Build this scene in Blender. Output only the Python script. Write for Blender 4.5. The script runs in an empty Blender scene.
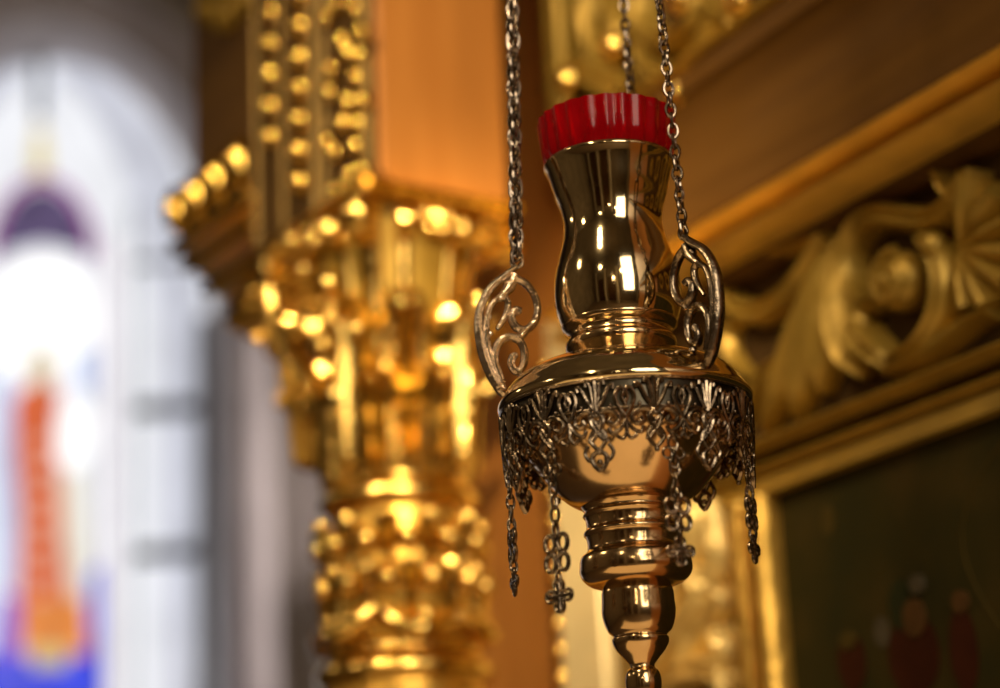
import bpy, math, random
from mathutils import Vector, Matrix, noise
random.seed(7)
PI = math.pi
SC = bpy.context.scene
COL = SC.collection

# ------------------------------------------------------------------ camera
f = 2000.0
PITCH, ROLL = math.radians(16.5), math.radians(2.8)
CAM = Vector((0, 0, 1.6))
Fv = Vector((0, math.cos(PITCH), math.sin(PITCH)))
U0 = Vector((0, -math.sin(PITCH), math.cos(PITCH)))
X0 = Vector((1, 0, 0))
Rv = math.cos(ROLL) * X0 - math.sin(ROLL) * U0
Uv = math.sin(ROLL) * X0 + math.cos(ROLL) * U0

def ray(x, y):
    return Fv + Rv * ((x - 500) / f) + Uv * ((344 - y) / f)

def at(x, y, D):
    return CAM + ray(x, y) * D

LAMP_D = 1.06
cam = bpy.data.cameras.new('camera')
cam.lens = 72.0
cam.sensor_width = 36.0
cam.clip_start = 0.05
cam.dof.use_dof = True
cam.dof.focus_distance = LAMP_D - .022
cam.dof.aperture_fstop = 0.072 / 0.0235
cam.dof.aperture_blades = 0
camo = bpy.data.objects.new('camera', cam)
COL.objects.link(camo)
M = Matrix((Rv, Uv, -Fv)).transposed().to_4x4()
M.translation = CAM
camo.matrix_world = M
SC.camera = camo
SC.view_settings.view_transform = 'Standard'
SC.view_settings.look = 'None'
SC.view_settings.gamma = 1.0
SC.view_settings.exposure = 0.0
SC.view_settings.use_curve_mapping = False
SC.cycles.use_denoising = True
SC.cycles.sample_clamp_indirect = 6.0
SC.cycles.max_bounces = 8

# ------------------------------------------------------------------ materials
def mat(name, color, metal=0.0, rough=0.5, var=0.0, scale=20.0, bump=0.0, bscale=60.0, spec=0.5, trans=0.0,
        var_color=None, coat=0.0, stretch=None, rough_var=0.0):
    m = bpy.data.materials.new(name)
    m.use_nodes = True
    nt = m.node_tree
    b = nt.nodes['Principled BSDF']
    b.inputs['Metallic'].default_value = metal
    b.inputs['Roughness'].default_value = rough
    b.inputs['Specular IOR Level'].default_value = spec
    b.inputs['Transmission Weight'].default_value = trans
    b.inputs['Coat Weight'].default_value = coat
    b.inputs['Base Color'].default_value = (*color, 1)
    tc = nt.nodes.new('ShaderNodeTexCoord')
    src = tc.outputs['Object']
    if stretch:
        mp = nt.nodes.new('ShaderNodeMapping')
        mp.inputs['Scale'].default_value = stretch
        nt.links.new(src, mp.inputs['Vector'])
        src = mp.outputs['Vector']
    if var > 0 or var_color:
        n = nt.nodes.new('ShaderNodeTexNoise')
        n.inputs['Scale'].default_value = scale
        n.inputs['Detail'].default_value = 5
        nt.links.new(src, n.inputs['Vector'])
        r = nt.nodes.new('ShaderNodeValToRGB')
        lo = var_color or tuple(c * (1 - var) for c in color)
        r.color_ramp.elements[0].position = 0.3
        r.color_ramp.elements[1].position = 0.7
        r.color_ramp.elements[0].color = (*lo, 1)
        r.color_ramp.elements[1].color = (*color, 1)
        nt.links.new(n.outputs['Fac'], r.inputs['Fac'])
        nt.links.new(r.outputs['Color'], b.inputs['Base Color'])
        if rough_var > 0:
            mr = nt.nodes.new('ShaderNodeMapRange')
            mr.inputs['To Min'].default_value = rough + rough_var
            mr.inputs['To Max'].default_value = max(0.02, rough - rough_var)
            nt.links.new(n.outputs['Fac'], mr.inputs['Value'])
            nt.links.new(mr.outputs['Result'], b.inputs['Roughness'])
    if bump > 0:
        n2 = nt.nodes.new('ShaderNodeTexNoise')
        n2.inputs['Scale'].default_value = bscale
        n2.inputs['Detail'].default_value = 3
        nt.links.new(src, n2.inputs['Vector'])
        bp = nt.nodes.new('ShaderNodeBump')
        bp.inputs['Strength'].default_value = bump
        bp.inputs['Distance'].default_value = 0.004
        nt.links.new(n2.outputs['Fac'], bp.inputs['Height'])
        nt.links.new(bp.outputs['Normal'], b.inputs['Normal'])
    return m

def glow(name, color, strength, scale=6.0, var=0.25, stretch=None):
    m = bpy.data.materials.new(name)
    m.use_nodes = True
    nt = m.node_tree
    b = nt.nodes['Principled BSDF']
    b.inputs['Base Color'].default_value = (*[c * .3 for c in color], 1)
    b.inputs['Roughness'].default_value = 0.2
    tc = nt.nodes.new('ShaderNodeTexCoord')
    src = tc.outputs['Object']
    if stretch:
        mp = nt.nodes.new('ShaderNodeMapping')
        mp.inputs['Scale'].default_value = stretch
        nt.links.new(src, mp.inputs['Vector'])
        src = mp.outputs['Vector']
    n = nt.nodes.new('ShaderNodeTexNoise')
    n.inputs['Scale'].default_value = scale
    n.inputs['Detail'].default_value = 3
    nt.links.new(src, n.inputs['Vector'])
    r = nt.nodes.new('ShaderNodeValToRGB')
    r.color_ramp.elements[0].position = .3
    r.color_ramp.elements[1].position = .7
    r.color_ramp.elements[0].color = (*[c * (1 - var) for c in color], 1)
    r.color_ramp.elements[1].color = (*color, 1)
    nt.links.new(n.outputs['Fac'], r.inputs['Fac'])
    nt.links.new(r.outputs['Color'], b.inputs['Emission Color'])
    b.inputs['Emission Strength'].default_value = strength
    return m

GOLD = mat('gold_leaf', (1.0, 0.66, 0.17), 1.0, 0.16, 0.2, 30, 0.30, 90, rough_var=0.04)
GOLD_DIM = mat('dim_gold', (0.26, 0.16, 0.035), 0.5, 0.45, 0.3, 30)  # darker gold for the pier fillets and the relief backboard
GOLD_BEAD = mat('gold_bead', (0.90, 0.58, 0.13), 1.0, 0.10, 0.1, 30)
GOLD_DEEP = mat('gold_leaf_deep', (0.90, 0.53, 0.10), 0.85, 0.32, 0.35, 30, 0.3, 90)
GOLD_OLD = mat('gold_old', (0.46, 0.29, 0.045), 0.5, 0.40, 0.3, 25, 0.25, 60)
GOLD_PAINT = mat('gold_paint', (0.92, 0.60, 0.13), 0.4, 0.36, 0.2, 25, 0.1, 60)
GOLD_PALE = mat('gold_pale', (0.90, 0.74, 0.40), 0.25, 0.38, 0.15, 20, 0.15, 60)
GROUND = mat('dark_ground', (0.075, 0.040, 0.012), 0.0, 0.8, 0.3, 30, spec=0.1)  # dark tone that puts shade into recesses behind carving and between fillets
WOOD_O = mat('honey_wood', (0.52, 0.215, 0.045), 0.0, 0.42, 0.0, 8, 0.03, 40, 0.3, var_color=(0.44, 0.17, 0.032), coat=0.0,
             stretch=(6, 6, .6))
WOOD_B = mat('brown_wood', (0.13, 0.062, 0.013), 0.0, 0.5, 0.0, 8, 0.05, 40, 0.12, var_color=(0.085, 0.038, 0.008), coat=0.0,
             stretch=(.6, 6, 6))
BRASS = mat('polished_brass', (0.88, 0.70, 0.40), 1.0, 0.09, 0.12, 25, 0.05, 40, rough_var=0.03)
BRASS_B = mat('bronze_brass', (0.82, 0.57, 0.30), 1.0, 0.16, 0.2, 25, 0.04, 40)
AGED = mat('aged_brass', (0.46, 0.35, 0.24), 1.0, 0.26, 0.7, 120, 0.2, 200)
PALE_BR = mat('pale_brass', (0.95, 0.78, 0.60), 1.0, 0.26, 0.3, 120, 0.35, 260)
STEEL = mat('chain_metal', (0.36, 0.28, 0.21), 1.0, 0.24, 0.35, 150, 0.1, 200)
DARKB = mat('unlit_brass', (0.10, 0.085, 0.06), 1.0, 0.35, 0.4, 80)
STONE = mat('grey_stone', (0.62, 0.55, 0.52), 0.0, 0.8, 0.25, 4, 0.3, 20)
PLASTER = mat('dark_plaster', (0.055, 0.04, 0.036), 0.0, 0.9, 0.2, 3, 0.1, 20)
PLASTER_W = mat('warm_plaster', (0.34, 0.27, 0.17), 0.0, 0.8, 0.3, 1.2, 0.1, 20)
FLOORM = mat('floor_tiles', (0.25, 0.17, 0.10), 0.0, 0.5, 0.3, 3)
LEAD = mat('lead', (0.10, 0.10, 0.12), 0.3, 0.6, 0.2, 10)

def red_glass():
    m = bpy.data.materials.new('red_glass')
    m.use_nodes = True
    nt = m.node_tree
    b = nt.nodes['Principled BSDF']
    b.inputs['Base Color'].default_value = (0.72, 0.004, 0.012, 1)
    b.inputs['Roughness'].default_value = 0.12
    b.inputs['Transmission Weight'].default_value = 0.62
    b.inputs['IOR'].default_value = 1.33
    b.inputs['Coat Weight'].default_value = 0.1
    tc = nt.nodes.new('ShaderNodeTexCoord')
    n = nt.nodes.new('ShaderNodeTexNoise')
    n.inputs['Scale'].default_value = 60
    nt.links.new(tc.outputs['Object'], n.inputs['Vector'])
    r = nt.nodes.new('ShaderNodeValToRGB')
    r.color_ramp.elements[0].color = (0.42, 0.001, 0.006, 1)
    r.color_ramp.elements[1].color = (0.74, 0.004, 0.014, 1)
    nt.links.new(n.outputs['Fac'], r.inputs['Fac'])
    nt.links.new(r.outputs['Color'], b.inputs['Base Color'])
    return m
RED = red_glass()

def painting_mat():
    m = bpy.data.materials.new('dark_icon_paint')
    m.use_nodes = True
    nt = m.node_tree
    b = nt.nodes['Principled BSDF']
    b.inputs['Roughness'].default_value = 0.6
    b.inputs['Specular IOR Level'].default_value = 0.08
    tc = nt.nodes.new('ShaderNodeTexCoord')
    n = nt.nodes.new('ShaderNodeTexNoise')
    n.inputs['Scale'].default_value = 14
    n.inputs['Detail'].default_value = 4
    nt.links.new(tc.outputs['Object'], n.inputs['Vector'])
    r = nt.nodes.new('ShaderNodeValToRGB')
    e = r.color_ramp.elements
    e[0].position, e[1].position = 0.30, 0.75
    e[0].color = (0.020, 0.021, 0.007, 1)
    e[1].color = (0.055, 0.036, 0.009, 1)
    k = e.new(0.5)
    k.color = (0.030, 0.025, 0.006, 1)
    nt.links.new(n.outputs['Fac'], r.inputs['Fac'])
    nt.links.new(r.outputs['Color'], b.inputs['Base Color'])
    return m
PAINT = painting_mat()

# ------------------------------------------------------------------ mesh builder
class MB:
    def __init__(s):
        s.v, s.f = [], []

    def add(s, verts, faces):
        o = len(s.v)
        s.v += [tuple(p) for p in verts]
        s.f += [tuple(i + o for i in q) for q in faces]
        return s

    def box(s, x0, x1, y0, y1, z0, z1):
        v = [(x, y, z) for x in (x0, x1) for y in (y0, y1) for z in (z0, z1)]
        return s.add(v, [(0, 1, 3, 2), (4, 6, 7, 5), (0, 4, 5, 1), (2, 3, 7, 6), (0, 2, 6, 4), (1, 5, 7, 3)])

    def prism(s, prof, x0, x1, axis='x', n=1):
        # profile in (y,z), extruded along x
        k = len(prof)
        v, q = [], []
        for i in range(n + 1):
            x = x0 + (x1 - x0) * i / n
            v += [(x, p[0], p[1]) for p in prof]
        for i in range(n):
            for j in range(k):
                a, b = i * k + j, i * k + (j + 1) % k
                q.append((a, b, b + k, a + k))
        q.append(tuple(range(k))[::-1])
        q.append(tuple(n * k + j for j in range(k)))
        if axis == 'y':
            v = [(p[1], p[0], p[2]) for p in v]
        return s.add(v, q)

    def poly(s, pts, y0, y1):
        # flat outline in (x,z), thickness y0..y1
        k = len(pts)
        v = [(p[0], y0, p[1]) for p in pts] + [(p[0], y1, p[1]) for p in pts]
        q = [tuple(range(k)), tuple(range(k, 2 * k))[::-1]]
        q += [(j, (j + 1) % k, (j + 1) % k + k, j + k) for j in range(k)]
        return s.add(v, q)

    def lathe(s, prof, c=(0, 0), seg=96, fr=None):
        k = len(prof)
        v, q = [], []
        for i in range(seg):
            t = 2 * PI * i / seg
            for j, (r, z) in enumerate(prof):
                rr = fr(r, z, t, j) if fr else r
                v.append((c[0] + rr * math.cos(t), c[1] + rr * math.sin(t), z))
        for i in range(seg):
            for j in range(k - 1):
                a = i * k + j
                b = ((i + 1) % seg) * k + j
                q.append((a, b, b + 1, a + 1))
        return s.add(v, q)

    def tube(s, pts, rad, seg=8, flat=1.0, up=None, closed=False):
        pts = [Vector(p) for p in pts]
        n = len(pts)
        if not hasattr(rad, '__len__'):
            rad = [rad] * n
        v, q = [], []
        prev = Vector(up).normalized() if up else None
        for i in range(n):
            if closed:
                t = pts[(i + 1) % n] - pts[i - 1]
            else:
                t = pts[min(i + 1, n - 1)] - pts[max(i - 1, 0)]
            t.normalize()
            if prev is None:
                prev = t.orthogonal()
            a = (Vector(up) if up else prev)
            a = a - t * a.dot(t)
            if a.length < 1e-6:
                a = t.orthogonal()
            a.normalize()
            prev = a
            b = t.cross(a)
            for j in range(seg):
                w = 2 * PI * j / seg
                v.append(pts[i] + a * (math.cos(w) * rad[i] * flat) + b * (math.sin(w) * rad[i]))
        m = n if closed else n - 1
        for i in range(m):
            for j in range(seg):
                i2, j2 = (i + 1) % n, (j + 1) % seg
                q.append((i * seg + j, i * seg + j2, i2 * seg + j2, i2 * seg + j))
        if not closed:
            q.append(tuple(range(seg))[::-1])
            q.append(tuple((n - 1) * seg + j for j in range(seg)))
        return s.add(v, q)

    def ball(s, c, r, seg=12, rings=8):
        if not hasattr(r, '__len__'):
            r = (r, r, r)
        v = [(c[0], c[1], c[2] + r[2])]
        for i in range(1, rings):
            a = PI * i / rings
            for j in range(seg):
                b = 2 * PI * j / seg
                v.append((c[0] + r[0] * math.sin(a) * math.cos(b), c[1] + r[1] * math.sin(a) * math.sin(b), c[2] + r[2] * math.cos(a)))
        v.append((c[0], c[1], c[2] - r[2]))
        q = [(0, 1 + j, 1 + (j + 1) % seg) for j in range(seg)]
        for i in range(rings - 2):
            for j in range(seg):
                a, b = 1 + i * seg + j, 1 + i * seg + (j + 1) % seg
                q.append((a, a + seg, b + seg, b))
        l = len(v) - 1
        q += [(l, l - seg + (j + 1) % seg, l - seg + j) for j in range(seg)]
        return s.add(v, q)

    def relief(s, path, hw, y0, hgt, ridges=1, seg=14, depth=0.35):
        # carved ribbon lying on the plane y=y0, rising towards -y; path in (x,z)
        n = len(path)
        v, q = [], []
        k = seg + 1
        P = [Vector((p[0], p[1])) for p in path]
        for i in range(n):
            t = P[min(i + 1, n - 1)] - P[max(i - 1, 0)]
            t.normalize()
            nn = Vector((-t.y, t.x))
            h = hgt[i] if hasattr(hgt, '__len__') else hgt
            w = hw[i] if hasattr(hw, '__len__') else hw
            for j in range(k):
                u = -1 + 2 * j / seg
                e = math.sqrt(max(0, 1 - u * u)) * (1 - depth * .5 + depth * .5 * math.cos(2 * PI * ridges * (u + 1) / 2 + PI))
                p = P[i] + nn * (u * w)
                v.append((p.x, y0 - h * e, p.y))
            v.append((P[i].x, y0 + 0.001, P[i].y))
        kk = k + 1
        for i in range(n - 1):
            for j in range(kk):
                a, b = i * kk + j, i * kk + (j + 1) % kk
                q.append((a, b, b + kk, a + kk))
        q.append(tuple(range(kk)))
        q.append(tuple((n - 1) * kk + j for j in range(kk))[::-1])
        return s.add(v, q)

    def grid(s, fn, nu, nv):
        v = [fn(-1 + 2 * i / nu, j / nv) for j in range(nv + 1) for i in range(nu + 1)]
        q = [(j * (nu + 1) + i, j * (nu + 1) + i + 1, (j + 1) * (nu + 1) + i + 1, (j + 1) * (nu + 1) + i) for j in range(nv) for i in range(nu)]
        return s.add(v, q)

def spline(pts, n=6):
    out = []
    P = [Vector(p) for p in pts]
    for i in range(len(P) - 1):
        a, b, c, d = P[max(i - 1, 0)], P[i], P[i + 1], P[min(i + 2, len(P) - 1)]
        for k in range(n):
            t = k / n
            out.append(0.5 * ((2 * b) + (c - a) * t + (2 * a - 5 * b + 4 * c - d) * t * t + (3 * b - a - 3 * c + d) * t ** 3))
    out.append(P[-1])
    return out

def lerpr(vals, n):
    out = []
    m = len(vals) - 1
    for i in range(n):
        t = i / (n - 1) * m
        k = min(int(t), m - 1)
        out.append(vals[k] + (vals[k + 1] - vals[k]) * (t - k))
    return out

def spiral(c, r0, r1, a0, turns, n=40):
    return [(c[0] + (r0 + (r1 - r0) * i / n) * math.cos(a0 + 2 * PI * turns * i / n),
             c[1] + (r0 + (r1 - r0) * i / n) * math.sin(a0 + 2 * PI * turns * i / n)) for i in range(n + 1)]

def link(name, me, parent=None, smooth=True):
    o = bpy.data.objects.new(name, me)
    COL.objects.link(o)
    if parent:
        o.parent = parent
    return o

def build(name, mb, material, parent=None, off=(0, 0, 0), smooth=True, bevel=0.0, solid=0.0, sub=0):
    me = bpy.data.meshes.new(name)
    me.from_pydata([(p[0] - off[0], p[1] - off[1], p[2] - off[2]) for p in mb.v], [], mb.f)
    me.validate()
    import bmesh
    bm = bmesh.new()
    bm.from_mesh(me)
    bmesh.ops.recalc_face_normals(bm, faces=bm.faces)
    bm.to_mesh(me)
    bm.free()
    if smooth:
        me.polygons.foreach_set('use_smooth', [True] * len(me.polygons))
        try:
            me.set_sharp_from_angle(angle=math.radians(45))
        except Exception:
            pass
    me.materials.append(material)
    o = link(name, me, parent)
    if solid:
        md = o.modifiers.new('solid', 'SOLIDIFY')
        md.thickness = solid
        md.offset = -1
    if bevel:
        md = o.modifiers.new('bevel', 'BEVEL')
        md.width = bevel
        md.segments = 2
        md.limit_method = 'ANGLE'
    if sub:
        md = o.modifiers.new('sub', 'SUBSURF')
        md.levels = md.render_levels = sub
    return o

class Frame:
    """vertical plane frame: x along, y into the wall, z up"""
    def __init__(s, ex, ey, o):
        s.ex, s.ey, s.o = ex, ey, Vector((o[0], o[1], 0))
        s.rot = math.atan2(ex.y, ex.x)
        s.mat = Matrix.Translation(s.o) @ Matrix.Rotation(s.rot, 4, 'Z')

    def pt(s, x, y, d=0.0):
        q = ray(x, y)
        e = Vector((s.ey.x, s.ey.y, 0))
        k = ((s.o - CAM).dot(e) + d) / q.dot(e)
        P = CAM + q * k
        return ((P.x - s.o.x) * s.ex.x + (P.y - s.o.y) * s.ex.y, P.z)

    def side(s, x, y, c=0.0):
        # the plane local x = c : returns (local y, z)
        q = ray(x, y)
        e = Vector((s.ex.x, s.ex.y, 0))
        k = ((s.o - CAM).dot(e) + c) / q.dot(e)
        P = CAM + q * k
        return ((P.x - s.o.x) * s.ey.x + (P.y - s.o.y) * s.ey.y, P.z)

def frame_from(vpx, px, py, D):
    a = (vpx - 500) / f
    b = -(Fv.z + a * Rv.z) / Uv.z
    d = Fv + Rv * a + Uv * b
    d = Vector((d.x, d.y)).normalized()
    o = at(px, py, D)
    ex = -d
    ey = Vector((-ex.y, ex.x))
    if ey.x * o.x + ey.y * o.y < 0:
        ey = -ey
    return Frame(ex, ey, o)

def thing(name, label, cat, base, frame=None, group=None):
    o = bpy.data.objects.new(name, None)
    COL.objects.link(o)
    o.empty_display_size = 0.05
    o['label'] = label
    o['category'] = cat
    if group:
        o['group'] = group
    m = (frame.mat if frame else Matrix()) @ Matrix.Translation(Vector(base))
    o.matrix_world = m
    o['_b'] = list(base)
    return o

class Thing:
    def __init__(s, name, label, cat, base, frame=None, group=None):
        s.o = thing(name, label, cat, base, frame, group)
        del s.o['_b']
        s.base = base

    def part(s, name, mb, material, parent=None, label=None, **k):
        p = build(name, mb, material, parent or s.o, s.base, **k)
        if label:
            p['label'] = label
        return p

def copy_part(o, parent=None, loc=(0, 0, 0), rz=None):
    c = o.copy()
    COL.objects.link(c)
    c.parent = parent or o.parent
    c.location = loc
    if rz is not None:
        c.rotation_euler = (0, 0, rz)
    return c

def struct(name, mb, material, frame=None, **k):
    o = build(name, mb, material, None, **k)
    if frame:
        o.matrix_world = frame.mat
    o['kind'] = 'structure'
    return o

# frames
W = frame_from(-600, 835, 300, 1.45)       # the wood and gilt screen on the right
K = frame_from(-850, 373, 100, 1.70)       # the pier corner
def wp(x, y, d=0.0):
    return W.pt(x, y, d)

# ------------------------------------------------------------------ room shell
struct('floor', MB().box(-6, 6, -5, 9, -0.1, 0), FLOORM)
struct('ceiling', MB().box(-6, 6, -5, 9, 7, 7.1), PLASTER_W)
struct('wall_left', MB().box(-6.1, -6, -5, 9, 0, 7), PLASTER_W)
struct('wall_right', MB().box(6, 6.1, -5, 9, 0, 7), PLASTER_W)
struct('wall_back', MB().box(-6, 6, -5.1, -5, 0, 7), PLASTER_W)

# unseen dark and pale bays added behind the camera to vary the brass reflections
PALE_ST = mat('pale_pillar_stone', (0.55, 0.46, 0.32), 0, .7, .2, 3)
for i, x in enumerate((-4.6, -2.4, -.2, 3.6)):
    mb = MB().lathe([(.30, 0), (.30, .3), (.24, .4), (.22, 4.2), (.32, 4.5), (.32, 4.7)], c=(x, -4.5), seg=24)
    struct('trim_%d' % (8 + i), mb, PALE_ST)
for i, x in enumerate((-3.5, -1.3)):
    struct('dark_bay_%d' % (1 + i), MB().box(x - .7, x + .7, -4.99, -4.9, 0, 3.6), WOOD_B, bevel=.02)

# ------------------------------------------------------------------ the far window
DW = 8.0
PXM = DW / f
wc = at(42, 215, DW)                      # centre of the arch of the glass
WY = wc.y
def wpx(x, y):                            # window design pixels -> (x,z) on the glass plane
    q = ray(x, y)
    k = WY / q.y
    return (q.x * k, 1.6 + q.z * k)
cx, cz = wpx(42, 300)
RG = 165 * PXM
RO = 250 * PXM
ZB = 1.2
def arch(r, zb, n=40, pinch=1.0):
    pts = [(cx + r, zb)]
    for i in range(n + 1):
        a = PI * i / n
        pts.append((cx + r * math.cos(a), cz + r * pinch * math.sin(a)))
    pts.append((cx - r, zb))
    return pts
# wall with an arched, splayed opening
mb = MB()
PI_, PO_ = 1.545, 1.17
inner, outer = arch(RG, ZB, pinch=PI_), arch(RO, ZB - .25, pinch=PO_)
fy, gy = WY - 0.55, WY + 0.02
big = []
for (x, z) in outer:
    big.append((x, z))
k = len(outer)
v = [(x, fy, z) for x, z in outer] + [(x, gy, z) for x, z in inner]
q = [(i, i + 1, i + 1 + k, i + k) for i in range(k - 1)] + [(k - 1, 0, k, 2 * k - 1)]
struct('trim_1', MB().add(v, q), STONE, solid=-0.02)['label'] = 'splayed grey stone reveal of the arched window'
# the wall round it: strips joined to the outline
mb = MB()
X0w, X1w, Z0w, Z1w = -6, 6, 0, 7
vv = [(x, fy, z) for x, z in outer]
def border(x, z):
    if z <= ZB:
        return (X1w if x > cx else X0w, z)
    dx, dz = x - cx, z - cz
    t = 1e9
    if abs(dx) > 1e-6:
        t = min(t, ((X1w - cx) / dx) if dx > 0 else ((X0w - cx) / dx))
    if dz > 1e-6:
        t = min(t, (Z1w - cz) / dz)
    return (cx + dx * t, cz + dz * t)
bb = [(border(x, z)[0], fy, border(x, z)[1]) for x, z in outer]
mb.add(vv + bb, [(i, i + 1, i + 1 + k, i + k) for i in range(k - 1)])
mb.add([(X0w, fy, 0), (X1w, fy, 0), (X1w, fy, ZB - .25), (X0w, fy, ZB - .25)], [(0, 1, 2, 3)])
mb.add([(X0w, fy, ZB - .25), (X0w, fy, ZB + 2), (X0w + .01, fy, ZB + 2)], [(0, 1, 2)])
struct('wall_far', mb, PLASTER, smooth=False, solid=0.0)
# rolled stone moulding on the arch edge
mb = MB()
mb.tube([(x, fy - .02, z) for x, z in arch(RO + .02, ZB, pinch=PO_)], 0.075, 10)
mb.tube([(x, (fy + gy) / 2, z) for x, z in arch((RO + RG) / 2 + .02, ZB, pinch=(PI_ + PO_) / 2 - .03)], 0.045, 10)
STONE_D = mat('toned_down_stone', (0.48, 0.42, 0.39), 0.0, 0.85, 0.3, 4, 0.2, 20)  # the same stone coloured darker to hold down light on the arch
struct('trim_2', mb, STONE_D)['label'] = 'rounded stone mouldings following the window arch'

# pale stone pier beside the window, behind the column
pq0, pq1 = at(268, 500, 7.0), at(372, 500, 7.0)
mb = MB().box(pq0.x, pq1.x, fy - .22, fy + .02, 0, at(300, 250, 7.0).z)
for k_ in range(4):
    x = pq0.x + (pq1.x - pq0.x) * (k_ + .5) / 4
    mb.tube([(x, fy - .22, 0), (x, fy - .22, at(300, 255, 7.0).z)], .028, 8)
struct('trim_12', mb, STONE, bevel=.02)['label'] = 'pale stone pier beside the arched window'
win = bpy.data.objects.new('window_1', None)
COL.objects.link(win)
win.location = (cx, WY, ZB)
win['kind'] = 'structure'
win['label'] = 'arched stained glass window glowing with daylight'
wb = (cx, WY, ZB)
def wpart(name, mb, m, parent=None, **kw):
    return build(name, mb, m, parent or win, wb, **kw)
def wpoly(pts, d0, d1):
    return MB().poly([wpx(*p) for p in pts], WY - d1, WY - d0)
def ell(cx_, cy_, rx, ry, n=28, a0=0, a1=2 * PI):
    return [(cx_ + rx * math.cos(a0 + (a1 - a0) * i / n), cy_ + ry * math.sin(a0 + (a1 - a0) * i / n)) for i in range(n + 1 if abs(a1 - a0) < 6.2 else n)]

G_WHITE = glow('pale_glass', (0.93, 0.95, 1.0), 1.0, 3.0, 0.20)
G_EDGE = glow('lavender_glass', (0.60, 0.60, 0.74), 0.9, 4.0, 0.3)
G_BRIGHT = glow('clear_glass', (1.0, 1.0, 1.0), 1.25, 4.0, 0.05)
G_PURPLE = glow('violet_grey_glass', (0.15, 0.11, 0.23), 0.9, 10.0, 0.45)
G_MAG = glow('magenta_glass', (0.42, 0.10, 0.36), 0.9, 10.0, 0.3)
G_RED = glow('red_orange_glass', (0.78, 0.16, 0.06), 1.0, 12.0, 0.3, (1, 1, .5))
G_RIB = glow('rose_glass', (0.86, 0.46, 0.34), 1.0, 12.0, 0.2)
G_ORANGE = glow('orange_glass', (0.93, 0.30, 0.07), 1.0, 9.0, 0.35)
G_YEL = glow('straw_glass', (0.80, 0.66, 0.28), 1.0, 9.0, 0.3)
G_BLUE = glow('deep_blue_glass', (0.05, 0.08, 0.85), 1.0, 9.0, 0.35)
G_VIO = glow('violet_glass', (0.26, 0.14, 0.72), 1.0, 9.0, 0.3)
G_PBLUE = glow('pale_blue_glass', (0.62, 0.70, 0.97), 1.0, 6.0, 0.25)
G_SKIN = glow('ochre_glass', (0.72, 0.60, 0.40), 1.0, 9.0, 0.3)

wpart('glass', MB().poly(arch(RG, ZB, pinch=PI_), WY, WY + .012), G_WHITE)
# lavender outer border pieces, right and left
for sx in (1, -1):
    pts = [(42 + sx * 118, 1000), (42 + sx * 118, 330), (42 + sx * 112, 290), (42 + sx * 98, 225), (42 + sx * 78, 165),
           (42 + sx * 50, 112), (42 + sx * 14, 76), (42 + sx * 14, 50), (42 + sx * 70, 74), (42 + sx * 120, 130), (42 + sx * 150, 199), (42 + sx * 161, 266), (42 + sx * 163, 1000)]
    wpart('border_glass', wpoly(pts, .004, .010), glow('border_glass', (0.72, 0.74, 0.84), 0.95, 5.0, 0.35))
# central niche
wpart('halo_glass', wpoly(ell(44, 322, 56, 66), .004, .010), G_BRIGHT, )
wpart('dome_glass', wpoly([(-8, 268)] + ell(43, 258, 46, 70, 20, PI, 2 * PI) + [(94, 268), (76, 252), (44, 244), (10, 252)], .012, .018), G_PURPLE)
ring = ell(43, 258, 50, 76, 24, PI, 2 * PI)
wpart('arch_glass', MB().tube([(wpx(*p)[0], WY - .02, wpx(*p)[1]) for p in ring], .017, 8), G_MAG)
wpart('finial_glass', wpoly([(40, 118), (47, 140), (50, 165), (44, 186), (36, 186), (31, 165), (34, 140)], .004, .010), G_YEL)
wpart('finial_glass', wpoly([(36, 60), (46, 60), (47, 112), (35, 112)], .004, .010), G_PBLUE)
# figure of a robed saint
fig = wpart('figure_glass', wpoly([(14, 400), (30, 384), (54, 384), (64, 408), (60, 470), (66, 540), (74, 600), (78, 655), (22, 655), (18, 600), (20, 520), (14, 450)], .006, .012), G_RED)
wpart('head_glass', wpoly(ell(42, 368, 15, 20), .008, .014), G_SKIN)
for yy in range(440, 640, 26):
    wpart('robe_stripe', wpoly([(34, yy), (48, yy - 3), (50, yy + 9), (35, yy + 11)], .014, .018), G_RIB, fig)
wpart('cloak_glass', wpoly([(58, 410), (80, 395), (96, 420), (90, 455), (74, 470), (57, 462)], .008, .014), G_BRIGHT)
wpart('cloak_glass', wpoly([(60, 475), (82, 470), (88, 560), (86, 600), (70, 600), (63, 540)], .008, .014), glow('buff_glass', (0.86, 0.80, 0.66), 1.0, 8.0, .2))
wpart('base_glass', wpoly([(22, 610), (50, 598), (86, 600), (90, 656), (22, 656)], .014, .020), G_ORANGE)
wpart('base_glass', wpoly([(30, 648), (72, 648), (68, 668), (34, 668)], .020, .024), G_YEL)
wpart('ground_glass', wpoly([(-24, 655), (104, 655), (104, 820), (-24, 820)], .006, .012), G_BLUE)
wpart('side_glass', wpoly([(90, 575), (104, 560), (104, 660), (90, 660)], .008, .012), G_BLUE)
wpart('side_glass', wpoly([(2, 590), (20, 600), (20, 660), (-10, 660)], .008, .012), G_VIO)
wpart('side_glass', wpoly([(72, 355), (96, 345), (96, 395), (80, 392)], .006, .011), G_PBLUE)
wpart('side_glass', wpoly([(-6, 380), (14, 372), (18, 590), (-4, 590)], .006, .011), G_PBLUE)
wpart('side_glass', wpoly([(104, 240), (120, 240), (120, 800), (104, 800)], .004, .008), glow('pink_white_glass', (0.97, 0.92, 0.97), 1.0, 3.0, .12))
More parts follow.
